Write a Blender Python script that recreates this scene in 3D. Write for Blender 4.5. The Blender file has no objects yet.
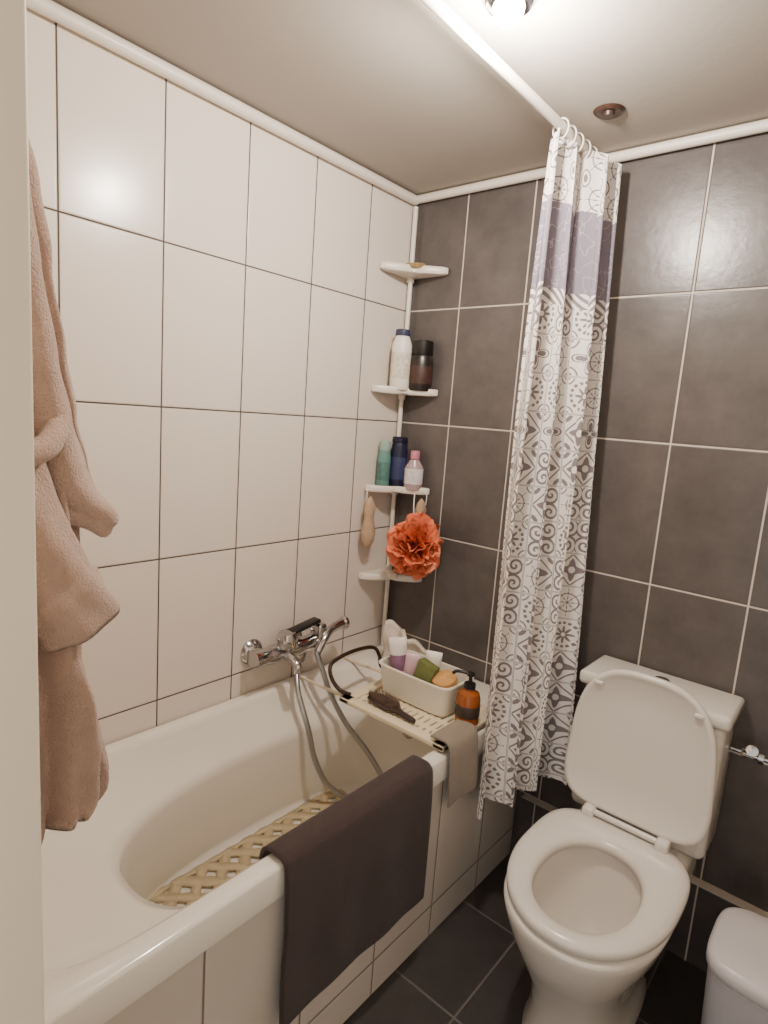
import bpy, bmesh, math, random
from math import sin, cos, pi
from mathutils import Matrix, Vector, noise
random.seed(7)
COL = bpy.context.scene.collection

# ---------------------------------------------------------------- materials
def srgb(r, g, b):
    f = lambda c: (c/255/12.92) if c/255 <= .04045 else ((c/255+.055)/1.055)**2.4
    return (f(r), f(g), f(b), 1)

def mat(name, col, rough=.5, metal=0., var=.05, nscale=20., bump=0., bscale=200., trans=0., coat=0., sheen=0., sss=0., emit=None):
    m = bpy.data.materials.new(name); m.use_nodes = True
    nt = m.node_tree; N = nt.nodes; Lk = nt.links; p = N['Principled BSDF']
    tc = N.new('ShaderNodeTexCoord')
    nz = N.new('ShaderNodeTexNoise'); nz.inputs['Scale'].default_value = nscale; nz.inputs['Detail'].default_value = 4
    Lk.new(tc.outputs['Object'], nz.inputs['Vector'])
    mx = N.new('ShaderNodeMix'); mx.data_type = 'RGBA'
    mx.inputs[6].default_value = tuple(c*(1-var) for c in col[:3])+(1,)
    mx.inputs[7].default_value = tuple(min(1, c*(1+var)) for c in col[:3])+(1,)
    Lk.new(nz.outputs['Fac'], mx.inputs[0]); Lk.new(mx.outputs[2], p.inputs['Base Color'])
    p.inputs['Roughness'].default_value = rough; p.inputs['Metallic'].default_value = metal
    p.inputs['Transmission Weight'].default_value = trans
    p.inputs['Coat Weight'].default_value = coat; p.inputs['Coat Roughness'].default_value = .08
    p.inputs['Sheen Weight'].default_value = sheen
    if sss:
        p.inputs['Subsurface Weight'].default_value = sss; p.inputs['Subsurface Scale'].default_value = .01
    if emit:
        p.inputs['Emission Color'].default_value = emit[0]; p.inputs['Emission Strength'].default_value = emit[1]
    if bump:
        n2 = N.new('ShaderNodeTexNoise'); n2.inputs['Scale'].default_value = bscale; n2.inputs['Detail'].default_value = 3
        Lk.new(tc.outputs['Object'], n2.inputs['Vector'])
        b = N.new('ShaderNodeBump'); b.inputs['Strength'].default_value = bump; b.inputs['Distance'].default_value = .004
        Lk.new(n2.outputs['Fac'], b.inputs['Height']); Lk.new(b.outputs[0], p.inputs['Normal'])
    return m

class NB:
    """tiny node-graph builder for math expressions"""
    def __init__(s, nt): s.nt = nt
    def m(s, op, a, b=None, c=None):
        n = s.nt.nodes.new('ShaderNodeMath'); n.operation = op
        for i, v in enumerate((a, b, c)):
            if v is None: continue
            if isinstance(v, (int, float)): n.inputs[i].default_value = v
            else: s.nt.links.new(v, n.inputs[i])
        return n.outputs[0]

def tile_mat(name, ax, off, size, col, grout, gw=.0035, rough=.2, var=.1, nscale=3., wav=.15, pv=.05, mott=0., fine=0., fscale=30.):
    m = bpy.data.materials.new(name); m.use_nodes = True
    nt = m.node_tree; N = nt.nodes; Lk = nt.links; p = N['Principled BSDF']; B = NB(nt)
    g = N.new('ShaderNodeNewGeometry'); sp = N.new('ShaderNodeSeparateXYZ'); Lk.new(g.outputs['Position'], sp.inputs[0])
    dist = []; ids = []
    for k in range(2):
        v = B.m('DIVIDE', B.m('SUBTRACT', sp.outputs[ax[k]], off[k]), size[k])
        fr = B.m('FRACT', v); ids.append(B.m('FLOOR', v))
        d = B.m('MINIMUM', fr, B.m('SUBTRACT', 1., fr))
        dist.append(B.m('MULTIPLY', d, size[k]))
    d = B.m('MINIMUM', dist[0], dist[1])
    mr = N.new('ShaderNodeMapRange'); mr.interpolation_type = 'SMOOTHSTEP'
    mr.inputs['From Min'].default_value = gw*.35; mr.inputs['From Max'].default_value = gw*.65
    Lk.new(d, mr.inputs['Value'])
    nz = N.new('ShaderNodeTexNoise'); nz.inputs['Scale'].default_value = nscale; nz.inputs['Detail'].default_value = 6
    nz.inputs['Roughness'].default_value = .65
    Lk.new(g.outputs['Position'], nz.inputs['Vector'])
    wn = N.new('ShaderNodeTexWhiteNoise'); cb = N.new('ShaderNodeCombineXYZ')
    Lk.new(ids[0], cb.inputs[0]); Lk.new(ids[1], cb.inputs[1]); Lk.new(cb.outputs[0], wn.inputs['Vector'])
    f = B.m('ADD', B.m('MULTIPLY', B.m('SUBTRACT', nz.outputs['Fac'], .5), 2*var+mott), B.m('MULTIPLY', B.m('SUBTRACT', wn.outputs['Value'], .5), 2*pv))
    f = B.m('ADD', f, 1.)
    vm = N.new('ShaderNodeVectorMath'); vm.operation = 'SCALE'; vm.inputs[0].default_value = col[:3]; Lk.new(f, vm.inputs['Scale'])
    mx = N.new('ShaderNodeMix'); mx.data_type = 'RGBA'; mx.inputs[6].default_value = grout
    Lk.new(mr.outputs[0], mx.inputs[0]); Lk.new(vm.outputs[0], mx.inputs[7]); Lk.new(mx.outputs[2], p.inputs['Base Color'])
    rr = N.new('ShaderNodeMapRange'); rr.inputs['To Min'].default_value = .85; rr.inputs['To Max'].default_value = rough
    Lk.new(mr.outputs[0], rr.inputs['Value'])
    Lk.new(B.m('ADD', rr.outputs[0], B.m('MULTIPLY', nz.outputs['Fac'], .08)), p.inputs['Roughness'])
    m2 = N.new('ShaderNodeMapRange'); m2.interpolation_type = 'SMOOTHSTEP'
    m2.inputs['From Min'].default_value = gw*.2; m2.inputs['From Max'].default_value = gw*1.3
    Lk.new(d, m2.inputs['Value'])
    n3 = N.new('ShaderNodeTexNoise'); n3.inputs['Scale'].default_value = 7; n3.inputs['Detail'].default_value = 2
    Lk.new(g.outputs['Position'], n3.inputs['Vector'])
    h = B.m('ADD', m2.outputs[0], B.m('MULTIPLY', n3.outputs['Fac'], wav*6))
    if fine:
        n4 = N.new('ShaderNodeTexNoise'); n4.inputs['Scale'].default_value = fscale; n4.inputs['Detail'].default_value = 3
        Lk.new(g.outputs['Position'], n4.inputs['Vector']); h = B.m('ADD', h, B.m('MULTIPLY', n4.outputs['Fac'], fine))
    b = N.new('ShaderNodeBump'); b.inputs['Strength'].default_value = .5; b.inputs['Distance'].default_value = .002
    Lk.new(h, b.inputs['Height']); Lk.new(b.outputs[0], p.inputs['Normal'])
    return m

# ---------------------------------------------------------------- mesh helpers
def group(name):
    e = bpy.data.objects.new(name, None); e.empty_display_size = .05; COL.objects.link(e); return e

def obj(name, verts, faces, m=None, parent=None, smooth=True):
    me = bpy.data.meshes.new(name); me.from_pydata([tuple(v) for v in verts], [], faces); me.update()
    bm = bmesh.new(); bm.from_mesh(me); bmesh.ops.recalc_face_normals(bm, faces=bm.faces); bm.to_mesh(me); bm.free()
    o = bpy.data.objects.new(name, me); COL.objects.link(o)
    if m: me.materials.append(m)
    if smooth:
        me.polygons.foreach_set('use_smooth', [True]*len(me.polygons))
    if parent: o.parent = parent
    return o

def autosmooth(o, ang=40):
    me = o.data; bm = bmesh.new(); bm.from_mesh(me); a = math.radians(ang)
    for e in bm.edges:
        if len(e.link_faces) == 2 and e.calc_face_angle(0) > a: e.smooth = False
    bm.to_mesh(me); bm.free()

def loft(name, rings, m, parent=None, cap0=True, cap1=True, smooth=True, closed=True, sharp=None):
    n = len(rings[0]); V = [v for r in rings for v in r]; F = []
    for i in range(len(rings)-1):
        for j in range(n if closed else n-1):
            k = (j+1) % n
            F.append((i*n+j, i*n+k, (i+1)*n+k, (i+1)*n+j))
    if closed and cap0: F.append(tuple(range(n))[::-1])
    if closed and cap1: F.append(tuple((len(rings)-1)*n+j for j in range(n)))
    o = obj(name, V, F, m, parent, smooth)
    if sharp: autosmooth(o, sharp)
    return o

def lathe(name, prof, loc, m, parent=None, seg=32, sx=1., sy=1., rot=None, sharp=35):
    rings = []
    for r, z in prof:
        ring = []
        for j in range(seg):
            t = 2*pi*j/seg
            v = Vector((max(r, 1e-4)*cos(t)*sx, max(r, 1e-4)*sin(t)*sy, z))
            if rot is not None: v = rot @ v
            ring.append(v+Vector(loc))
        rings.append(ring)
    return loft(name, rings, m, parent, sharp=sharp)

def rbox(name, lo, hi, m, parent=None, bev=.004, seg=3, rot=None, taper=None):
    bm = bmesh.new(); bmesh.ops.create_cube(bm, size=1)
    c = (Vector(lo)+Vector(hi))/2; s = Vector(hi)-Vector(lo)
    for v in bm.verts:
        if taper and v.co.z < 0: v.co.x *= taper; v.co.y *= taper
        v.co = Vector((v.co.x*s.x, v.co.y*s.y, v.co.z*s.z))
    if bev > 0: bmesh.ops.bevel(bm, geom=bm.edges[:], offset=bev, segments=seg, affect='EDGES', profile=.5)
    for v in bm.verts:
        if rot is not None: v.co = rot @ v.co
        v.co += c
    me = bpy.data.meshes.new(name); bm.to_mesh(me); bm.free()
    o = bpy.data.objects.new(name, me); COL.objects.link(o)
    if m: me.materials.append(m)
    if bev > 0:
        me.polygons.foreach_set('use_smooth', [True]*len(me.polygons)); autosmooth(o, 50)
    if parent: o.parent = parent
    return o

def crom(P, sub=8, closed=False):
    P = [Vector(p) for p in P]; out = []; n = len(P)
    rng = range(n) if closed else range(n-1)
    for i in rng:
        p0 = P[i-1] if (closed or i > 0) else P[i]*2-P[i+1]
        p1 = P[i]; p2 = P[(i+1) % n]
        p3 = P[(i+2) % n] if (closed or i+2 < n) else p2*2-p1
        for k in range(sub):
            t = k/sub
            out.append(.5*((2*p1)+(p2-p0)*t+(2*p0-5*p1+4*p2-p3)*t*t+(3*p1-p0-3*p2+p3)*t**3))
    if not closed: out.append(P[-1])
    return out

def tube(name, P, r, m, parent=None, seg=12, sub=8, closed=False, smoothpath=True):
    pts = crom(P, sub, closed) if smoothpath else [Vector(p) for p in P]
    n = len(pts); rings = []; prev = None
    for i in range(n):
        a = pts[i-1] if (i > 0 or closed) else pts[i]; b = pts[(i+1) % n] if (i < n-1 or closed) else pts[i]
        t = (b-a).normalized()
        if prev is None:
            up = Vector((0, 0, 1)) if abs(t.z) < .9 else Vector((1, 0, 0)); u = t.cross(up).normalized()
        else:
            u = (prev - t*prev.dot(t)).normalized()
        prev = u; w = t.cross(u)
        rr = r(i/(n-1)) if callable(r) else r
        rings.append([pts[i]+(u*cos(2*pi*j/seg)+w*sin(2*pi*j/seg))*rr for j in range(seg)])
    if closed: rings.append(rings[0]); return loft(name, rings, m, parent, False, False)
    return loft(name, rings, m, parent, sharp=50)

def sup(cx, cy, a, b, n, t):
    c, s = cos(t), sin(t); k = (abs(c)**n+abs(s)**n)**(-1/n)
    return cx+a*c*k, cy+b*s*k
def ring_sup(cx, cy, a, b, n, z, N=64): return [Vector((*sup(cx, cy, a, b, n, 2*pi*j/N), z)) for j in range(N)]

# ---------------------------------------------------------------- colours
M_white_tile = tile_mat('white_tile', (1, 2), (-.23, .64), (.245, .4), srgb(228, 217, 206), srgb(78, 68, 62), gw=.0042, rough=.2, var=.02, pv=.012, wav=.1, fine=.06, fscale=25)
M_panel_tile = tile_mat('panel_tile', (1, 2), (-.23, .10), (.25, .4), srgb(220, 211, 200), srgb(130, 118, 108), gw=.005, rough=.2, var=.02, pv=.012, wav=.08)
M_dark_tile = tile_mat('dark_tile', (0, 2), (.227, .64), (.2465, .4), srgb(88, 82, 80), srgb(204, 193, 182), gw=.0045, rough=.25, var=.4, pv=.06, nscale=9, wav=.08, mott=.4, fine=.55, fscale=38)
M_floor = tile_mat('floor_tile', (0, 1), (.83, -.30), (.33, .33), srgb(62, 58, 57), srgb(104, 97, 92), gw=.005, rough=.35, var=.35, pv=.04, nscale=8, wav=.05, mott=.2)
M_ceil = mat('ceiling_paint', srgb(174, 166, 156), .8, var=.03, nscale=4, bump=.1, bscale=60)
M_paint = mat('cream_paint', srgb(240, 228, 208), .5, var=.02, nscale=5)
M_trim = mat('white_trim', srgb(228, 219, 208), .4, var=.02)
M_enamel = mat('tub_enamel', srgb(238, 232, 222), .12, var=.015, nscale=5, coat=.5)
M_ceramic = mat('ceramic', srgb(222, 216, 208), .1, var=.01, nscale=5, coat=.5)
M_seat = mat('seat_plastic', srgb(220, 214, 207), .22, var=.01, nscale=5)
M_chrome = mat('chrome', srgb(190, 188, 188), .12, metal=1., var=.03)
M_hose = mat('hose_metal', srgb(176, 178, 182), .28, metal=1., var=.15, nscale=300)
M_blk = mat('black_plastic', srgb(22, 20, 20), .35, var=.1)
M_wht = mat('white_plastic', srgb(236, 232, 224), .35, var=.02)

# ---------------------------------------------------------------- room
H = 2.233
def shell(n, lo, hi, m): return rbox(n, lo, hi, m, bev=0)
shell('wall_left', (-.1, -1.76, 0), (0, 0, H), M_white_tile)
shell('wall_back', (-.1, 0, 0), (1.95, .1, H), M_dark_tile)
shell('wall_right', (1.95, -1.76, 0), (2.05, .1, H), M_paint)
shell('wall_front', (0, -1.76, 0), (.95, -1.614, H), M_paint)
shell('floor', (-.1, -3.0, -.1), (2.05, .1, 0), M_floor)
shell('ceiling', (-.1, -1.76, H), (2.05, .1, H+.1), M_ceil)
rbox('trim_1', (.951, -1.765, 0), (.962, -1.612, 2.1), M_paint, bev=.003)
tube('trim_2', [(.019, -1.60, 2.212), (.019, -.02, 2.212)], .016, M_trim, smoothpath=False)
tube('trim_3', [(.002, -.019, 2.215), (1.93, -.019, 2.215)], .014, M_trim, smoothpath=False)
shell('baseboard_back', (.67, -.028, 0), (1.95, -.001, .24), M_dark_tile)
lathe('ceiling_hole_plate', [(.0, -.012), (.012, -.012), (.014, -.004), (.03, -.006), (.036, -.002), (.038, 0)], (.78, -.24, H-.001), mat('rust', srgb(60, 40, 32), .4, var=.5, nscale=80))

# ---------------------------------------------------------------- lamp
g = group('ceiling_lamp'); LX, LY = .78, -.735
lathe('lamp_ring', [(.0, -.02), (.034, -.02), (.042, -.018), (.050, -.008), (.051, 0)], (LX, LY, H-.001), M_chrome, g)
lathe('lamp_bulb', [(.0, -.052), (.014, -.049), (.026, -.038), (.029, -.021)], (LX, LY, H-.001), mat('bulb', srgb(255, 244, 228), .3, emit=(srgb(255, 238, 214), 120.)), g)
ld = bpy.data.lights.new('lamp_light', 'POINT'); ld.energy = 41; ld.color = (1, .90, .80); ld.shadow_soft_size = .03
lo = bpy.data.objects.new('lamp_light', ld); lo.location = (LX, LY, H-.085); lo.parent = g; COL.objects.link(lo)
w = bpy.data.worlds.new('World'); bpy.context.scene.world = w; w.use_nodes = True
w.node_tree.nodes['Background'].inputs[0].default_value = (1, .93, .86, 1); w.node_tree.nodes['Background'].inputs[1].default_value = 1.2

# ---------------------------------------------------------------- bathtub
tub = group('bathtub')
NT = 128
def ell(x0, x1, y0, y1, n, z): return ring_sup((x0+x1)/2, (y0+y1)/2, (x1-x0)/2, (y1-y0)/2, n, z, NT)
O = (.006, .652, -1.606, -.006)
A = (.048, .606, -1.52, -.14)
Bq = (.125, .592, -1.225, -.215)
Cq = (.122, .548, -1.19, -.29)
def lerpq(a, b, t): return tuple(x+(y-x)*t for x, y in zip(a, b))
R_ = [ell(O[0], O[1], O[2], O[3], 40, .50), ell(*O, 40, .562), ell(O[0]+.003, O[1]-.003, O[2], O[3], 40, .568), ell(O[0]+.01, O[1]-.01, O[2]+.01, O[3]-.01, 40, .57)]
R_.append(ell(*lerpq(A, O, .15), 10, .57))
R_.append(ell(*A, 7, .566))
R_.append(ell(*lerpq(A, Bq, .07), 6, .553))
R_.append(ell(*lerpq(A, Bq, .2), 5, .530))
R_.append(ell(*lerpq(A, Bq, .45), 4., .500))
R_.append(ell(*lerpq(A, Bq, .7), 3.1, .474))
R_.append(ell(*lerpq(A, Bq, .9), 2.6, .455))
R_.append(ell(*Bq, 2.45, .442))
R_.append(ell(*lerpq(Bq, Cq, .10), 2.4, .42))
R_.append(ell(*lerpq(Bq, Cq, .2), 2.4, .38))
for k in range(1, 8):
    t = k/7; R_.append(ell(*lerpq(Bq, Cq, .2+.6*t), 2.4+.2*t, .38-.155*t))
R_.append(ell(*lerpq(Bq, Cq, .93), 2.7, .200)); R_.append(ell(*Cq, 2.8, .186))
R_.append(ell(*lerpq(Cq, (.2, .46, -1.05, -.38), .3), 3, .179))
R_.append(ell(*lerpq(Cq, (.2, .46, -1.05, -.38), 1), 2.8, .176))
R_.append(ell(.3, .36, -.8, -.66, 2, .172))
loft('tub_basin', R_, M_enamel, tub, cap0=False)
rbox('tub_front_panel', (.60, -1.606, .001), (.642, -.006, .505), M_panel_tile, tub, bev=0)
lathe('drain', [(.0, .004), (.018, .004), (.024, .002), (.026, 0)], (.33, -.34, .181), M_chrome, tub)
lathe('overflow', [(.0, .006), (.02, .006), (.026, .003), (.027, 0)], (.33, -.226, .41), M_chrome, tub, rot=Matrix.Rotation(math.radians(68), 3, 'X'))

# anti-slip lattice mat
M_mat = mat('mat_rubber', srgb(196, 178, 142), .5, var=.06)
V = []; F = []
x0, x1, y0, y1, zz = .155, .50, -1.13, -.39, .186
def strip(a, b, wd, z):
    a = Vector(a); b = Vector(b); d = (b-a).normalized(); nrm = Vector((-d.y, d.x))*wd/2
    L = (b-a).length; n = max(2, int(L/.008)); base = len(V)
    for i in range(n+1):
        s = i/n; p = a+(b-a)*s; ww = 1+.22*sin(p.x*110)*sin(p.y*110)
        h = z+.0015*(0.5+0.5*sin(s*L*90))
        for q, hh in ((-1, z-.006), (-1, h), (1, h), (1, z-.006)): V.append((p.x+nrm.x*q*ww, p.y+nrm.y*q*ww, hh))
    for i in range(n):
        for q in range(4):
            r = (q+1) % 4; F.append((base+i*4+q, base+i*4+r, base+i*4+4+r, base+i*4+4+q))
sp_ = .078
for sgn in (1, -1):
    c = -2.
    while c < 2.:
        pts = []
        for xx in (x0, x1):
            yy = sgn*xx+c
            if y0 <= yy <= y1: pts.append((xx, yy))
        for yy in (y0, y1):
            xx = (yy-c)/sgn
            if x0 < xx < x1: pts.append((xx, yy))
        if len(pts) >= 2 and (Vector(pts[0])-Vector(pts[1])).length > .02: strip(pts[0], pts[1], .029, zz+(0.0006 if sgn > 0 else 0))
        c += sp_
for (pa, pb) in (((x0, y0), (x0, y1)), ((x1, y0), (x1, y1)), ((x0, y0), (x1, y0)), ((x0, y1), (x1, y1))): strip(pa, pb, .016, zz+.001)
obj('antislip_bath_mat', V, F, M_mat, smooth=True)

# ---------------------------------------------------------------- towels over the rim
def drape(name, prof, ya, yb, m, th=.006, wave=.004, nl=60, seed=0, tz=0.):
    P = crom([Vector((p[0], 0, p[1])) for p in prof], 8)
    V = []; n = len(P)
    for i in range(nl+1):
        y = ya+(yb-ya)*i/nl
        for k, p in enumerate(P):
            d = max(0, (.56-p.z))
            x = p.x + abs(noise.noise(Vector((y*6, p.z*3, seed))))*wave*min(1, d*8)*2 + .002*sin(y*40+seed)*min(1, d*6)
            V.append((x, y+noise.noise(Vector((p.z*5, seed, i/nl*2)))*.008*d*2, p.z - tz*abs(noise.noise(Vector((y*9, 3, seed))))*(1 if k == n-1 else 0)))
    F = [(i*n+k, i*n+k+1, (i+1)*n+k+1, (i+1)*n+k) for i in range(nl) for k in range(n-1)]
    o = obj(name, V, F, m)
    s = o.modifiers.new('s', 'SOLIDIFY'); s.thickness = th; s.offset = 1
    return o
M_towel = mat('dark_towel', srgb(60, 46, 45), .95, var=.15, nscale=60, bump=.6, bscale=500, sheen=.12)
o = drape('bath_towel', [(.588, .545), (.594, .567), (.606, .578), (.63, .58), (.652, .577), (.661, .555), (.664, .45), (.664, .32), (.664, .205)], -1.065, -.575, M_towel, th=.007)
M_cloth = mat('washcloth', srgb(140, 128, 114), .95, var=.1, nscale=60, bump=.6, bscale=400, sheen=.2)
o = drape('washcloth', [(.60, .606), (.63, .608), (.655, .605), (.666, .58), (.668, .52), (.670, .45), (.670, .435)], -.50, -.365, M_cloth, th=.006, wave=.010, seed=4, tz=.01)

# ---------------------------------------------------------------- bath tray + contents
M_cream = mat('cream_plastic', srgb(226, 212, 182), .35, var=.03)
tray = group('bath_tray')
tx0, tx1, ty0, ty1 = .25, .645, -.50, -.20
tz0, tz1 = .578, .59
rbox('tray_frame_front', (tx0, ty0, tz0), (tx1, ty0+.035, tz1+.004), M_cream, tray, .004)
rbox('tray_frame_back', (tx0, ty1-.03, tz0), (tx1, ty1, tz1+.004), M_cream, tray, .004)
rbox('tray_frame_side', (tx0, ty0, tz0), (tx0+.04, ty1, tz1+.004), M_cream, tray, .004)
rbox('tray_frame_end', (tx1-.04, ty0, tz0), (tx1, ty1, tz1+.004), M_cream, tray, .004)
x = tx0+.045
k = 0
while x < tx1-.04:
    rbox('slat_%d' % k, (x, ty0+.02, tz0+.001), (x+.017, ty1-.02, tz1), M_cream, tray, .003); x += .023; k += 1
for k in range(4):
    yy = ty0+.055+.055*k; rbox('rib_%d' % k, (tx0+.02, yy, tz0+.001), (tx1-.02, yy+.022, tz1-.001), M_cream, tray, .003)
M_wire = mat('dark_wire', srgb(60, 46, 38), .35, metal=.5)
for k, yy in enumerate((-.47, -.24)):
    tube('tray_arm_%d' % k, [(.02, yy, .577), (.10, yy, .577), (.27, yy, .583)], .005, M_cream, tray)
tube('wire_handle', [(.27, -.47, .597), (.235, -.478, .60), (.205, -.485, .625), (.185, -.48, .655), (.175, -.45, .672), (.175, -.36, .682), (.18, -.27, .672), (.19, -.245, .64), (.20, -.24, .60), (.26, -.24, .597)], .0065, M_wire, tray)

bsk = group('storage_basket')
bx0, bx1, by0, by1, bz0, bz1 = .295, .565, -.385, -.225, .596, .690
def rr(x0, x1, y0, y1, z): return ring_sup((x0+x1)/2, (y0+y1)/2, (x1-x0)/2, (y1-y0)/2, 7, z, 64)
M_bsk = mat('basket_plastic', srgb(232, 226, 210), .35, var=.02)
loft('basket_shell', [rr(bx0+.012, bx1-.012, by0+.01, by1-.01, bz0), rr(bx0+.006, bx1-.006, by0+.005, by1-.005, bz0+.03), rr(bx0, bx1, by0, by1, bz1-.006), rr(bx0-.005, bx1+.005, by0-.005, by1+.005, bz1-.004), rr(bx0-.005, bx1+.005, by0-.005, by1+.005, bz1), rr(bx0+.004, bx1-.004, by0+.004, by1-.004, bz1), rr(bx0+.014, bx1-.014, by0+.012, by1-.012, bz0+.006)], M_bsk, bsk, sharp=40)
RY = lambda a: Matrix.Rotation(math.radians(a), 3, 'Y')
RX = lambda a: Matrix.Rotation(math.radians(a), 3, 'X')
RZ = lambda a: Matrix.Rotation(math.radians(a), 3, 'Z')
def tubebottle(name, loc, w, h, col, capcol, rot=Matrix.Identity(3), label=None):
    gg = group(name)
    mb = mat(name+'_body', col, .35, var=.03); mc = mat(name+'_cap', capcol, .3)
    rings = []
    for s, aw, ad in ((.0, .75, .75), (.03, 1, 1), (.3, 1, .95), (.8, 1.05, .3), (1, 1.08, .06)):
        rings.append([rot @ Vector((cos(2*pi*j/24)*w/2*aw, sin(2*pi*j/24)*w/2*ad, .02+s*h)) + Vector(loc) for j in range(24)])
    loft('tube_body', rings, mb, gg)
    if label:
        rr_ = []
        for s, aw, ad in ((.28, 1.02, .98), (.45, 1.035, .82), (.62, 1.05, .62)):
            rr_.append([rot @ Vector((cos(2*pi*j/24)*w/2*aw, sin(2*pi*j/24)*w/2*ad, .02+s*h)) + Vector(loc) for j in range(24)])
        loft('tube_label', rr_, mat(name+'_label', label, .4, var=.3, nscale=60), gg, cap0=False, cap1=False)
    lathe('tube_cap', [(0, 0), (w*.38, 0), (w*.40, .002), (w*.40, .02), (0, .021)], loc, mc, gg, rot=rot)
    return gg
tubebottle('cream_tube', (.345, -.315, .606), .054, .145, srgb(232, 222, 218), srgb(140, 110, 130), RY(-5) @ RX(6) @ RZ(35), label=srgb(140, 104, 130))
tubebottle('lotion_tube', (.392, -.340, .606), .045, .115, srgb(200, 166, 172), srgb(235, 230, 225), RY(6) @ RZ(30))
tubebottle('face_cream_tube', (.435, -.285, .606), .048, .120, srgb(238, 232, 222), srgb(225, 220, 210), RY(4) @ RZ(30))
rbox('scouring_sponge', (.425, -.366, .625), (.490, -.334, .735), mat('green_sponge', srgb(104, 110, 60), .9, var=.15, nscale=80, bump=.6), bev=.006, rot=RY(14) @ RX(-6))
lathe('bath_sponge', [(0, 0), (.03, .004), (.040, .015), (.036, .03), (.02, .040), (0, .042)], (.520, -.325, .672), mat('yellow_sponge', srgb(200, 150, 90), .9, var=.15, nscale=60, bump=.7, bscale=120), rot=RX(20))
# crumpled wrapper standing at the corner behind the basket
V = []; F = []
for i in range(25):
    for j in range(11):
        s = i/24; t = j/10
        V.append((.13+.21*s, -.155-.01*s+.016*sin(s*9)+.010*sin(t*7+s*5), .574+.155*t*(1-.35*s)+.008*sin(s*20)*t))
F = [(i*11+j, i*11+j+1, (i+1)*11+j+1, (i+1)*11+j) for i in range(24) for j in range(10)]
o = obj('wet_wipes_packet', V, F, mat('packet', srgb(222, 210, 196), .35, var=.3, nscale=30)); s = o.modifiers.new('s', 'SOLIDIFY'); s.thickness = .014

# soap dispenser
sd = group('soap_dispenser')
M_amber = mat('amber_soap', srgb(176, 96, 38), .12, var=.1, trans=.35)
DP = (.610, -.335, .595)
lathe('dispenser_body', [(0, 0), (.031, 0), (.035, .004), (.035, .075), (.030, .092), (.016, .10), (.014, .106), (0, .106)], DP, M_amber, sd)
lathe('dispenser_label', [(.0353, .024), (.0357, .025), (.0357, .058), (.0353, .059)], DP, mat('soap_label', srgb(58, 46, 38), .5, var=.4, nscale=90), sd)
lathe('pump_collar', [(0, .106), (.017, .106), (.017, .12), (.006, .122), (.005, .142), (.011, .143), (.011, .152), (0, .153)], DP, M_blk, sd)
tube('pump_nozzle', [(DP[0], DP[1], .743), (.575, -.35, .745), (.562, -.356, .736)], .0048, M_blk, sd)

# hairbrush
hb = group('hairbrush')
M_brush = mat('brush_black', srgb(44, 30, 26), .4)
b = Vector((.315, -.425, .606)); a = Vector((.515, -.462, .606)); d = (b-a).normalized(); nv = Vector((-d.y, d.x, 0))
rings = []
for s, wdt in ((0, .006), (.05, .011), (.30, .011), (.38, .016), (.46, .028), (.72, .034), (.92, .027), (1, .006)):
    c = a+(b-a)*s
    rings.append([c+nv*wdt*cos(2*pi*j/16)+Vector((0, 0, .007*sin(2*pi*j/16)-.003)) for j in range(16)])
loft('brush_handle', rings, M_brush, hb)
V = []; F = []
for i in range(19):
    for j in range(9):
        s = .42+.53*i/18; q = (j-4)/4*.026*(1-abs((i-9)/10)**3*.5)
        c = a+(b-a)*s+nv*q+Vector((0, 0, .003)); k = len(V); r = .0013
        V += [c+Vector((r, 0, 0)), c+Vector((-r*.5, r, 0)), c+Vector((-r*.5, -r, 0)), c+Vector((0, 0, .020))]
        F += [(k, k+1, k+3), (k+1, k+2, k+3), (k+2, k, k+3)]
obj('bristles', V, F, mat('bristles', srgb(84, 60, 46), .6), hb)

# ---------------------------------------------------------------- mixer tap + hand shower
tap = group('bath_mixer_tap')
for k, yy in enumerate((-.65, -.48)):
    lathe('rosette_%d' % k, [(0, 0), (.040, 0), (.041, .005), (.030, .020), (.021, .024), (.020, .055), (0, .055)], (.001, yy, .70), M_chrome, tap, rot=RY(90))
tube('mixer_body', [(.062, -.69, .70), (.062, -.565, .70), (.062, -.435, .70)], lambda s: .032 - .006*abs(sin(s*pi*3)), M_chrome, tap, seg=24)
lathe('mixer_cartridge', [(0, 0), (.032, 0), (.034, .006), (.034, .035), (.027, .050), (0, .054)], (.066, -.555, .712), M_chrome, tap, rot=RX(8))
rbox('mixer_lever', (.050, -.555, .760), (.086, -.43, .775), M_blk, tap, .006, rot=RX(8))
tube('spout', [(.075, -.575, .695), (.11, -.575, .69), (.135, -.575, .675), (.138, -.575, .655)], .015, M_chrome, tap)
rbox('diverter', (.045, -.53, .645), (.085, -.485, .69), M_chrome, tap, .008)
rbox('shower_cradle', (.045, -.445, .68), (.095, -.41, .765), M_chrome, tap, .009)
tube('shower_handle', [(.105, -.460, .680), (.10, -.43, .715), (.09, -.39, .738), (.085, -.33, .745)], lambda s: .013+.004*s, M_chrome, tap)
lathe('shower_head', [(0, -.006), (.020, -.006), (.024, 0), (.022, .010), (.010, .018), (0, .02)], (.085, -.32, .744), M_chrome, tap, rot=RX(75))
tube('shower_hose', [(.105, -.465, .685), (.125, -.455, .63), (.155, -.44, .55), (.20, -.405, .45), (.27, -.365, .36), (.33, -.35, .28), (.35, -.37, .215), (.31, -.40, .204), (.255, -.43, .214), (.210, -.485, .27), (.188, -.525, .36), (.168, -.545, .47), (.115, -.545, .57), (.075, -.52, .625), (.066, -.508, .65)], .009, M_hose, tap, seg=10, sub=14)

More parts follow.
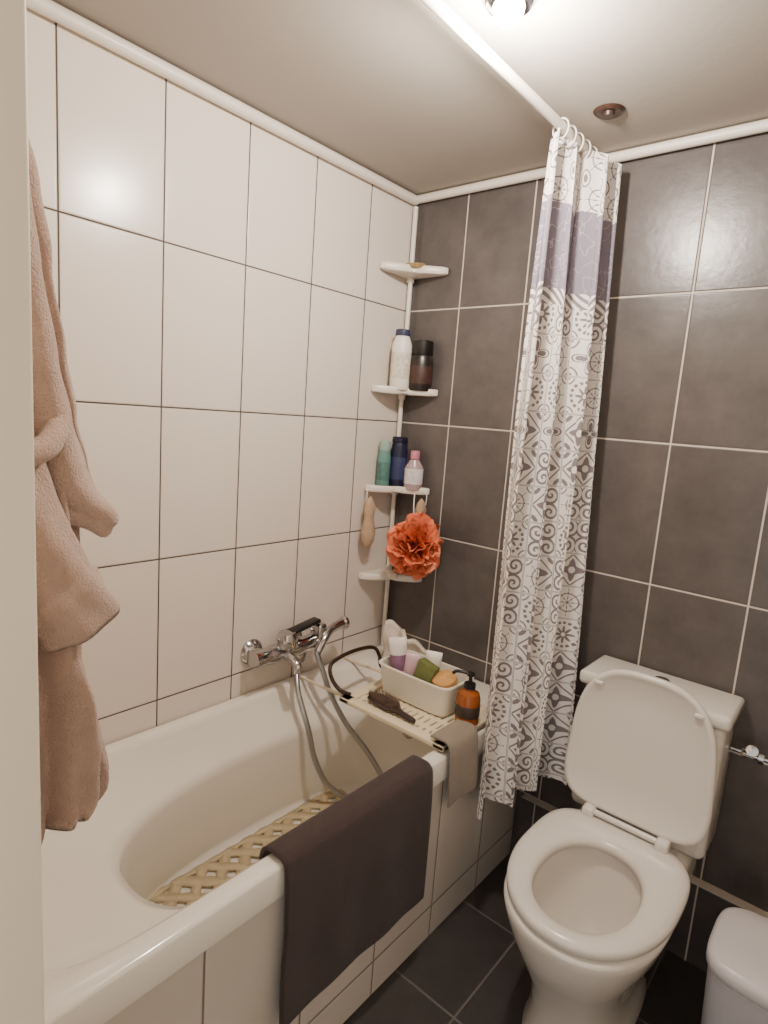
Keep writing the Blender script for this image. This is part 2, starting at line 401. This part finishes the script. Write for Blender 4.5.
# ---------------------------------------------------------------- corner shelf
cs = group('corner_shelf')
M_shelf = mat('shelf_plastic', srgb(236, 228, 216), .3, var=.02)
tube('shelf_pole', [(.022, -.022, .572), (.022, -.022, 2.19)], .0085, M_shelf, cs, smoothpath=False)
for k, z in enumerate((1.965, 1.553, 1.20, .872)):
    L_ = .165
    def outl(e, zz):
        P = [(.004-e*0, -.004), (L_*.5, -.004), (L_-.0+e, -.004), (L_+.006+e, -.018), (L_-.008+e*.8, -.036), (L_*.70+e*.7, -.07-e*.2), (L_*.5+e*.7, -L_*.5-e*.7), (.07+e*.2, -L_*.70-e*.7), (.036, -L_+.008-e*.8), (.018, -L_-.006-e), (.004, -L_-e), (.004, -L_*.5)]
        return [Vector((p.x, p.y, zz)) for p in crom([(a_, b_, 0) for a_, b_ in P], 5, True)]
    loft('shelf_plate_%d' % k, [outl(-.006, z-.014), outl(0, z-.010), outl(0, z+.008), outl(-.003, z+.010), outl(-.007, z+.009), outl(-.008, z)], M_shelf, cs, sharp=45)
    lathe('shelf_collar_%d' % k, [(.009, -.03), (.014, -.03), (.014, .02), (.009, .02)], (.022, -.022, z), M_shelf, cs)

def bottle(name, x, y, z, r, h, col, capcol, caph=.02, capr=.6, sx=1., sy=.7, rz=0., shoulder=.85, trans=0., label=None, rough=.3):
    gg = group(name); rt = RZ(rz)
    lathe('bottle_body', [(0, 0), (r*.94, 0), (r, .004), (r, h*shoulder*.97), (r*.93, h*shoulder+.004), (r*capr, h*.96), (r*capr*.9, h), (0, h)], (x, y, z), mat(name+'_body', col, rough, trans=trans), gg, sx=sx, sy=sy, rot=rt)
    if label: lathe('bottle_label', [(r*1.005, h*.2), (r*1.01, h*.21), (r*1.01, h*.68), (r*1.005, h*.69)], (x, y, z), mat(name+'_label', label, .4, var=.5, nscale=70), gg, sx=sx, sy=sy, rot=rt)
    lathe('bottle_cap', [(0, h), (r*capr, h), (r*capr*1.02, h+.002), (r*capr*.98, h+caph-.003), (r*capr*.85, h+caph), (0, h+caph)], (x, y, z), mat(name+'_cap', capcol, .3), gg, sx=sx, sy=sy if capr > .6 else 1, rot=rt)
    return gg
z2 = 1.554
bottle('shampoo_bottle', .062, -.090, z2, .035, .185, srgb(236, 230, 220), srgb(50, 54, 82), .022, .75, sy=.75, rz=40, label=srgb(214, 206, 190))
bottle('shower_gel_bottle', .118, -.043, z2, .042, .125, srgb(34, 26, 24), srgb(20, 16, 16), .05, .90, sy=.7, rz=40, label=srgb(64, 40, 34))
z3 = 1.201
bottle('teal_shampoo_bottle', .034, -.110, z3, .024, .135, srgb(96, 140, 132), srgb(150, 176, 166), .035, .85, sy=.85, rz=40, label=srgb(78, 118, 112))
bottle('blue_lotion_bottle', .063, -.062, z3, .031, .165, srgb(24, 28, 56), srgb(18, 20, 44), .022, .92, sy=.75, rz=40, label=srgb(48, 54, 92))
bottle('micellar_water_bottle', .122, -.042, z3, .034, .112, srgb(222, 196, 196), srgb(200, 124, 144), .030, .5, sy=.8, rz=40, trans=.45, label=srgb(232, 214, 214), rough=.15, shoulder=.72)
lathe('soap_dish', [(0, 0), (.03, 0), (.042, .010), (.044, .014), (.036, .009), (0, .007)], (.075, -.07, 1.966), mat('shell_dish', srgb(160, 138, 92), .5, var=.35, nscale=60), sy=.75)
rbox('soap_bar', (.05, -.095, .873), (.115, -.06, .889), mat('soap', srgb(232, 222, 206), .4), bev=.006, rot=RZ(-40))
rbox('pumice_stone', (.085, -.08, .890), (.135, -.052, .904), mat('orange_soap', srgb(214, 110, 70), .6), bev=.006, rot=RZ(-20))

M_loof = mat('loofah', srgb(182, 156, 128), .9, var=.2, nscale=60, bump=.8, bscale=180)
for nm, px_, py_, zt in (('loofah', .024, -.180, 1.19), ('loofah', .172, -.022, 1.19)):
    gg = group(nm)
    tube('loofah_cord', [(px_, py_, zt+.012), (px_+.004, py_-.003, zt-.015), (px_, py_, zt-.04)], .002, M_wht, gg)
    lathe('loofah_body', [(0, -.205), (.014, -.20), (.026, -.18), (.030, -.145), (.020, -.105), (.019, -.09), (.025, -.06), (.016, -.035), (.004, -.02), (0, -.018)], (px_+(.018 if px_ < .05 else -.02), py_, zt), M_loof, gg, sx=.8)
# mesh pouf
pf = group('bath_pouf'); pc = Vector((.208, -.115, 1.018))
M_pouf = mat('pouf_mesh', srgb(240, 132, 92), .6, var=.15, nscale=120, sss=.2)
V = []; F = []
for k in range(60):
    ax = Vector((random.gauss(0, 1), random.gauss(0, 1), random.gauss(0, 1))).normalized()
    q = ax.to_track_quat('Z', 'Y'); ph = random.random()*6; base = len(V); n = 64
    R0 = .085*random.uniform(.7, 1.12); w1 = random.choice((7, 9, 12)); sh = ax*random.uniform(-.02, .02)
    for j in range(n):
        t = 2*pi*j/n
        for (rf, am) in ((.25, 0), (.7, .008), (1., .015)):
            rad = R0*rf*(1+.12*sin(3*t+ph)); z = am*sin(w1*t+ph)+am*.5*sin(17*t)
            vv = q @ Vector((rad*cos(t), rad*sin(t), z)); vv.z *= 1.15
            V.append(pc+vv+sh)
    for j in range(n):
        jj = (j+1) % n
        for c in range(2): F.append((base+j*3+c, base+j*3+c+1, base+jj*3+c+1, base+jj*3+c))
obj('pouf_ruffles', V, F, M_pouf, pf)
tube('pouf_cord', [(.155, -.07, 1.195), (.17, -.09, 1.15), (.19, -.104, 1.08)], .002, M_wht, pf)

# ---------------------------------------------------------------- shower rod + curtain
tube('shower_curtain_rod', [(.70, -1.612, 2.185), (.70, -.001, 2.185)], .0115, M_trim, smoothpath=False, seg=20)
m = bpy.data.materials.new('curtain_print'); m.use_nodes = True; nt = m.node_tree; N = nt.nodes; Lk = nt.links; p = N['Principled BSDF']; B = NB(nt)
uv = N.new('ShaderNodeUVMap'); uv.uv_map = 'UVMap'; sp = N.new('ShaderNodeSeparateXYZ'); Lk.new(uv.outputs[0], sp.inputs[0])
U, Vv = sp.outputs[0], sp.outputs[1]     # metres
cell = .100
cu = B.m('DIVIDE', U, cell); cv = B.m('DIVIDE', Vv, cell)
fu = B.m('SUBTRACT', B.m('MULTIPLY', B.m('FRACT', cu), 2.), 1.); fv = B.m('SUBTRACT', B.m('MULTIPLY', B.m('FRACT', cv), 2.), 1.)
r = B.m('SQRT', B.m('ADD', B.m('MULTIPLY', fu, fu), B.m('MULTIPLY', fv, fv))); th = B.m('ARCTAN2', fv, fu)
iu = B.m('FLOOR', cu); iv = B.m('FLOOR', cv)
wn = N.new('ShaderNodeTexWhiteNoise'); cb = N.new('ShaderNodeCombineXYZ'); Lk.new(B.m('FLOORED_MODULO', iu, 3.), cb.inputs[0]); Lk.new(iv, cb.inputs[1]); Lk.new(cb.outputs[0], wn.inputs['Vector'])
rnd = wn.outputs['Value']
def gt(a, b): return B.m('GREATER_THAN', a, b)
def lt(a, b): return B.m('LESS_THAN', a, b)
def mx_(a, b): return B.m('MAXIMUM', a, b)
def ab(a): return B.m('ABSOLUTE', a)
def line(v, c, w_): return lt(ab(B.m('SUBTRACT', v, c)), w_)
c8 = B.m('COSINE', B.m('MULTIPLY', th, 8.)); c4 = B.m('COSINE', B.m('MULTIPLY', th, 4.)); s4 = B.m('SINE', B.m('MULTIPLY', th, 4.)); c16 = B.m('COSINE', B.m('MULTIPLY', th, 16.))
corner = B.m('SQRT', B.m('ADD', B.m('POWER', B.m('SUBTRACT', 1., ab(fu)), 2.), B.m('POWER', B.m('SUBTRACT', 1., ab(fv)), 2.)))
cdet = mx_(line(corner, .40, .04), lt(corner, .20))
petal = B.m('MULTIPLY', lt(r, B.m('ADD', .38, B.m('MULTIPLY', c8, .17))), gt(r, .13))
ringA = B.m('MULTIPLY', line(r, .74, .08), gt(c16, -.3))
A1 = mx_(mx_(petal, ringA), cdet)
leafR = B.m('ADD', .52, B.m('MULTIPLY', c4, .30))
B1 = mx_(mx_(line(r, leafR, .055), B.m('MULTIPLY', lt(r, B.m('SUBTRACT', leafR, .18)), gt(r, .1))), mx_(lt(corner, .24), line(corner, .5, .045)))
sfl = ab(B.m('SINE', B.m('MULTIPLY', th, 4.)))
ray = B.m('MULTIPLY', lt(B.m('MULTIPLY', sfl, r), B.m('SUBTRACT', .16, B.m('MULTIPLY', ab(B.m('SINE', B.m('MULTIPLY', r, 11.))), .11))), lt(r, .85))
C1 = mx_(mx_(ray, line(r, .55, .035)), cdet)
dm = B.m('ADD', ab(fu), ab(fv))
D1 = mx_(mx_(line(dm, .95, .06), B.m('MULTIPLY', lt(dm, B.m('ADD', .60, B.m('MULTIPLY', c4, .12))), gt(r, .2))), B.m('MULTIPLY', lt(corner, .46), gt(corner, .24)))
# scrolls: paired spirals
fu2 = B.m('SUBTRACT', ab(fu), .5); fv2 = B.m('SUBTRACT', ab(fv), .5)
r2 = B.m('SQRT', B.m('ADD', B.m('MULTIPLY', fu2, fu2), B.m('MULTIPLY', fv2, fv2))); t2 = B.m('ARCTAN2', fv2, fu2)
E1 = B.m('MULTIPLY', gt(B.m('SINE', B.m('ADD', B.m('MULTIPLY', r2, 20.), t2)), .25), lt(r2, .58))
def mixf(f, a, b): return B.m('ADD', B.m('MULTIPLY', a, B.m('SUBTRACT', 1., f)), B.m('MULTIPLY', b, f))
pat = mixf(gt(rnd, .24), A1, B1); pat = mixf(gt(rnd, .44), pat, C1); pat = mixf(gt(rnd, .62), pat, D1); pat = mixf(gt(rnd, .76), pat, E1)
edge = mx_(ab(fu), ab(fv))
pat = mx_(B.m('MULTIPLY', pat, lt(edge, .93)), line(edge, .975, .012))
inband = B.m('MULTIPLY', gt(Vv, 1.815), lt(Vv, 2.02))
top = gt(Vv, 2.02)
nz = N.new('ShaderNodeTexNoise'); nz.inputs['Scale'].default_value = 26; nz.inputs['Detail'].default_value = 1; Lk.new(uv.outputs[0], nz.inputs['Vector'])
squig = lt(ab(B.m('SUBTRACT', nz.outputs['Fac'], .52)), .010)
border = B.m('MULTIPLY', gt(Vv, 1.775), lt(Vv, 1.815))
bpat = gt(ab(B.m('SINE', B.m('ADD', B.m('MULTIPLY', U, 90.), B.m('MULTIPLY', Vv, 140.)))), .72)
pat = mixf(border, pat, bpat); pat = mixf(top, pat, C1)
c1 = N.new('ShaderNodeMix'); c1.data_type = 'RGBA'; c1.inputs[6].default_value = srgb(238, 232, 228); c1.inputs[7].default_value = srgb(130, 120, 122); Lk.new(pat, c1.inputs[0])
c2 = N.new('ShaderNodeMix'); c2.data_type = 'RGBA'; c2.inputs[6].default_value = srgb(134, 126, 140); c2.inputs[7].default_value = srgb(176, 168, 178); Lk.new(squig, c2.inputs[0])
c3 = N.new('ShaderNodeMix'); c3.data_type = 'RGBA'; Lk.new(inband, c3.inputs[0]); Lk.new(c1.outputs[2], c3.inputs[6]); Lk.new(c2.outputs[2], c3.inputs[7])
Lk.new(c3.outputs[2], p.inputs['Base Color']); p.inputs['Roughness'].default_value = .75
M_curtain = m
NS, NZ = 360, 90; V = []; F = []
ztop, zbot = 2.165, .385
def cpt(h, s):
    z = ztop+(zbot-ztop)*h
    a = Vector((.676+.002*h, -.350-.035*h**.8)); b = Vector((.752+.043*h, -.045))
    amp = .022+.013*min(1, h*3)+.004*h; d = (b-a); L = d.length; d.normalize(); nn = Vector((d.y, -d.x))
    w_ = s*2*pi*3.6 + .8*sin(s*5+1.)+.45*sin(h*3+s*9)
    off = amp*(sin(w_)+.3*sin(w_*.5+1+h*2)+.10*sin(w_*2.3+h*4)); along = .014*sin(2*w_)*(1-.2*h)
    q = a+d*(L*s+along)+nn*off
    x_ = q.x; y_ = min(q.y, -.012)
    if z < .62: x_ = max(x_, .664)
    return Vector((x_, y_, z+(.012*cos(w_)*(1-h)**6)+(-.03*(1-s)**2*h**8)))
arc = [0.]
for j in range(NS): arc.append(arc[-1]+(cpt(.5, (j+1)/NS)-cpt(.5, j/NS)).length)
for i in range(NZ+1):
    for j in range(NS+1): V.append(cpt(i/NZ, j/NS))
n = NS+1
F = [(i*n+j, i*n+j+1, (i+1)*n+j+1, (i+1)*n+j) for i in range(NZ) for j in range(NS)]
gc = group('shower_curtain')
o = obj('curtain_cloth', V, F, M_curtain, gc)
uvl = o.data.uv_layers.new(name='UVMap')
for lp in o.data.loops:
    i, j = divmod(lp.vertex_index, n); uvl.data[lp.index].uv = (arc[j]*1.1, ztop+(zbot-ztop)*i/NZ)
for k in range(7):
    y = -.325+.045*k
    ring = [Vector((.70+.020*cos(t), y, 2.178+.024*sin(t))) for t in [2*pi*q/20 for q in range(20)]]
    tube('curtain_ring_%d' % k, ring, .0022, M_trim, gc, seg=8, sub=1, closed=True)

# ---------------------------------------------------------------- toilet
tl = group('toilet'); TX = 1.055
def tr(cy, a, b, z, n=2.3): return ring_sup(TX, cy, a, b, n, z, 72)
loft('toilet_bowl', [tr(-.35, .115, .23, .0, 2.8), tr(-.35, .117, .232, .012, 2.8), tr(-.35, .108, .222, .03, 2.8), tr(-.355, .104, .215, .10, 2.7), tr(-.37, .112, .22, .18, 2.6), tr(-.40, .14, .235, .26, 2.4), tr(-.425, .166, .246, .33), tr(-.435, .178, .250, .375), tr(-.435, .182, .252, .392), tr(-.435, .178, .248, .402),
     tr(-.465, .125, .165, .402), tr(-.465, .118, .158, .392), tr(-.465, .112, .15, .34), tr(-.455, .09, .12, .27), tr(-.44, .06, .08, .22), tr(-.43, .03, .04, .20)], M_ceramic, tl)
rbox('toilet_neck', (TX-.15, -.24, .26), (TX+.15, -.03, .40), M_ceramic, tl, .03, 5)
rbox('cistern', (TX-.178, -.172, .395), (TX+.178, -.012, .765), M_ceramic, tl, .022, 5)
rbox('cistern_lid', (TX-.19, -.186, .764), (TX+.19, -.006, .802), M_ceramic, tl, .012, 4)
lathe('flush_button', [(0, .008), (.018, .008), (.021, .005), (.022, 0)], (TX, -.085, .802), M_chrome, tl)
def egg(e, z):   # squarer back, rounded front
    out = []
    for j in range(96):
        t = 2*pi*j/96; c, s = cos(t), sin(t); n_ = 2.15 if s < 0 else 3.6
        k = (abs(c)**n_+abs(s)**n_)**(-1/n_)
        out.append(Vector((TX+(.187+e)*c*k, -.42+((.263+e) if s < 0 else (.205+e))*s*k, z)))
    return out
def hole(e, z): return ring_sup(TX, -.475, .113-e, .158-e, 2.2, z, 96)
loft('seat', [egg(-.012, .404), egg(0, .410), egg(0, .422), egg(-.005, .429), egg(-.02, .433), hole(-.022, .431), hole(-.006, .427), hole(0, .420), hole(.004, .406), egg(-.012, .404)], M_seat, tl, cap0=False, cap1=False)
tilt = RX(-3)
def lidring(e, d):
    out = []
    for j in range(96):
        t = 2*pi*j/96; c, s = cos(t), sin(t); n_ = 2.9 if s > 0 else 5.5
        k = (abs(c)**n_+abs(s)**n_)**(-1/n_)
        wd = (.187-e)
        y = .19+((.212-e) if s > 0 else (.19-e))*s*k
        v = Vector((wd*c*k*(1-.10*max(0, (y-.1))/.3), d, y))
        out.append(tilt @ v+Vector((TX, -.222, .450)))
    return out
loft('seat_lid', [lidring(.012, .016), lidring(.003, .013), lidring(0, .008), lidring(0, 0), lidring(.003, -.005), lidring(.009, -.007), lidring(.015, -.005), lidring(.022, .000), lidring(.1, .001)], M_seat, tl)
for k, (dx, dz) in enumerate(((-.125, .345), (.125, .345))):
    v = tilt @ Vector((dx, -.004, dz))+Vector((TX, -.222, .448))
    rbox('bumper_%d' % k, v-Vector((.012, .006, .006)), v+Vector((.012, .006, .006)), M_seat, tl, .004)
tube('hinge_bar', [(TX-.105, -.236, .444), (TX+.105, -.236, .444)], .008, M_seat, tl, smoothpath=False)
for k, dx in enumerate((-.095, .095)):
    rbox('hinge_%d' % k, (TX+dx-.016, -.254, .425), (TX+dx+.016, -.216, .456), M_seat, tl, .007)
# water supply valve
wv = group('water_valve')
tube('supply_pipe', [(1.42, -.012, .672), (1.42, -.045, .672), (1.38, -.05, .672), (1.30, -.05, .672), (1.236, -.05, .672)], .006, M_chrome, wv)
lathe('valve_body', [(0, -.025), (.012, -.025), (.015, -.02), (.011, -.012), (.011, .012), (.016, .014), (.016, .026), (0, .027)], (1.285, -.05, .672), M_chrome, wv, rot=RY(90), seg=12)
lathe('valve_handle', [(0, 0), (.006, 0), (.006, .018), (.014, .02), (.014, .03), (0, .031)], (1.285, -.05, .68), M_chrome, wv, seg=12, rot=RX(60))
lathe('wall_rose', [(0, 0), (.026, 0), (.022, .008), (0, .009)], (1.42, -.001, .672), M_chrome, wv, rot=RX(90))

# ---------------------------------------------------------------- waste bin
wb = group('waste_bin'); BX, BY = 1.43, -.30
M_bin = mat('bin_plastic', srgb(196, 194, 200), .35, var=.02)
def br(a, b, z, n=4.): return ring_sup(BX, BY, a, b, n, z, 64)
loft('bin_body', [br(.112, .095, .001), br(.118, .10, .01), br(.130, .115, .30), br(.133, .118, .315), br(.13, .115, .318)], M_bin, wb, sharp=50)
loft('bin_lid', [br(.134, .119, .319), br(.137, .122, .323), br(.137, .122, .340), br(.134, .119, .350), br(.125, .11, .356), br(.08, .07, .358), br(.01, .01, .358)], mat('bin_lid', srgb(206, 202, 204), .3, var=.02), wb, sharp=60)
loft('bin_pedal', [ring_sup(BX, BY-.125, .03, .03, 4, .008, 24), ring_sup(BX, BY-.125, .03, .03, 4, .02, 24)], M_blk, wb)

# ---------------------------------------------------------------- bathrobe
rb = group('bathrobe')
M_robe = mat('terry_pink', srgb(190, 162, 146), .95, var=.16, nscale=45, bump=1., bscale=360, sheen=.3)
def interp(T, z):
    for (z0, v0), (z1, v1) in zip(T, T[1:]):
        if z <= z0 and z >= z1: t = (z0-z)/(z0-z1); t = t*t*(3-2*t); return v0+(v1-v0)*t
    return T[-1][1] if z < T[-1][0] else T[0][1]
RZB = .885
edgeT = [(1.84, -1.575), (1.77, -1.52), (1.66, -1.495), (1.58, -1.482), (1.45, -1.455), (1.30, -1.44), (1.15, -1.427), (1.05, -1.408), (.98, -1.398), (.92, -1.393), (.90, -1.396), (.885, -1.412)]
rings = []
NZr = 110
for i in range(NZr+1):
    z = 1.84-(1.84-RZB)*i/NZr; e = interp(edgeT, z); cyc = (-1.600+e)/2; ry = (e+1.600)/2
    rx = interp([(1.84, .03), (1.76, .08), (1.6, .12), (1.3, .135), (.86, .14)], z)
    ring = []
    for j in range(200):
        t = 2*pi*j/200; g_ = min(1, (1.84-z)*3)
        f = 1+.11*sin(5*t+1.5*sin(z*4))*g_+.12*sin(9*t+z*3+1)*g_+.05*sin(17*t+z*5)*g_; f *= .92
        n_ = noise.noise(Vector((cos(t)*2, sin(t)*2, z*5)))*.03+noise.noise(Vector((cos(t)*5, sin(t)*5, z*7+4)))*.018
        ring.append(Vector((.575+rx*cos(t)*f+n_, min(max(cyc+ry*sin(t)*min(f, 1.02)+n_*.3, -1.606), 0), z+.012*sin(3*t)*max(0, (i/NZr-.9)*10))))
    rings.append(ring)
rings.append([Vector((.575+(v.x-.575)*.9, -1.5+(v.y+1.5)*.85, v.z+.01)) for v in rings[-1]])
loft('robe_body', rings, M_robe, rb)
# front flap / lapel
V = []; F = []
fl = [(1.76, -1.54, -1.515), (1.68, -1.54, -1.498), (1.60, -1.54, -1.484), (1.50, -1.54, -1.464), (1.42, -1.535, -1.448), (1.36, -1.53, -1.432), (1.33, -1.505, -1.424), (1.31, -1.45, -1.420), (1.295, -1.43, -1.424)]
def fi(z, k):
    return interp([(a_[0], a_[k]) for a_ in fl], z)
nz_, ns_ = 50, 20
for i in range(nz_+1):
    z = 1.76-(1.76-1.295)*i/nz_
    for j in range(ns_+1):
        s = j/ns_; y = fi(z, 1)+(fi(z, 2)-fi(z, 1))*s
        x = .70 - .055*s*s + .018*sin(s*9+z*7) - .03*max(0, (z-1.5))*3
        V.append((x, y, z+.02*(s-.5)))
F = [(i*(ns_+1)+j, i*(ns_+1)+j+1, (i+1)*(ns_+1)+j+1, (i+1)*(ns_+1)+j) for i in range(nz_) for j in range(ns_)]
o = obj('robe_lapel', V, F, M_robe, rb); s = o.modifiers.new('s', 'SOLIDIFY'); s.thickness = .022; s.offset = 0
sb = o.modifiers.new('b', 'SUBSURF'); sb.levels = 1; sb.render_levels = 1
tube('robe_belt', [(.70, -1.57, 1.46), (.728, -1.565, 1.41), (.735, -1.545, 1.39), (.728, -1.515, 1.40), (.70, -1.49, 1.43)], .014, M_robe, rb)
tube('robe_belt_end', [(.735, -1.555, 1.40), (.740, -1.558, 1.25), (.738, -1.556, 1.10), (.738, -1.558, .98)], .011, M_robe, rb)
# sleeve with turned cuff
P = crom([(.66, -1.54, 1.45), (.70, -1.545, 1.38), (.715, -1.532, 1.31), (.72, -1.500, 1.235), (.715, -1.472, 1.180)], 8)
rings = []
for i, c in enumerate(P):
    s = i/(len(P)-1); a = P[max(i-1, 0)]; b = P[min(i+1, len(P)-1)]; t = (b-a).normalized(); u = t.cross(Vector((1, 0, 0))).normalized(); w2 = t.cross(u)
    R0 = .034+.007*s + (.006 if s > .75 else 0)
    rings.append([c+(u*cos(2*pi*j/40)*R0+w2*sin(2*pi*j/40)*R0*.6)*(1+.07*sin(5*2*pi*j/40+s*8)) for j in range(40)])
last = rings[-1]; cc = P[-1]
rings.append([cc+(v-cc)*.93+Vector((0, .004, -.006)) for v in last]); rings.append([cc+(v-cc)*.75+Vector((0, 0, .006)) for v in last])
loft('robe_sleeve', rings, M_robe, rb)
hk = group('robe_hook')
tube('hook_arm', [(.58, -1.613, 1.83), (.58, -1.58, 1.825), (.58, -1.565, 1.84), (.58, -1.562, 1.865)], .006, M_chrome, hk)
rbox('hook_plate', (.565, -1.6135, 1.79), (.595, -1.606, 1.87), M_chrome, hk, .002)

# ---------------------------------------------------------------- camera
f = 605.
r0 = Vector((.7616, .1540, -.6295)); r1 = Vector((.650, -.0725, .7564)); r2 = Vector((.0746, -.9844, -.1590))
for _ in range(20):   # symmetric orthonormalisation
    a0 = r0-.5*(r1*r0.dot(r1)+r2*r0.dot(r2)); a1 = r1-.5*(r0*r0.dot(r1)+r2*r1.dot(r2)); a2 = r2-.5*(r0*r0.dot(r2)+r1*r1.dot(r2))
    r0, r1, r2 = a0.normalized(), a1.normalized(), a2.normalized()
cam = bpy.data.cameras.new('camera'); co = bpy.data.objects.new('camera', cam); COL.objects.link(co)
cam.sensor_fit = 'VERTICAL'; cam.sensor_height = 36; cam.lens = f/1024*36; cam.clip_start = .01
C = (1.45, -1.789, 1.46)
co.matrix_world = Matrix([[r[0], -r[1], -r[2], c] for r, c in zip((r0, r1, r2), C)]+[[0, 0, 0, 1]])
bpy.context.scene.camera = co
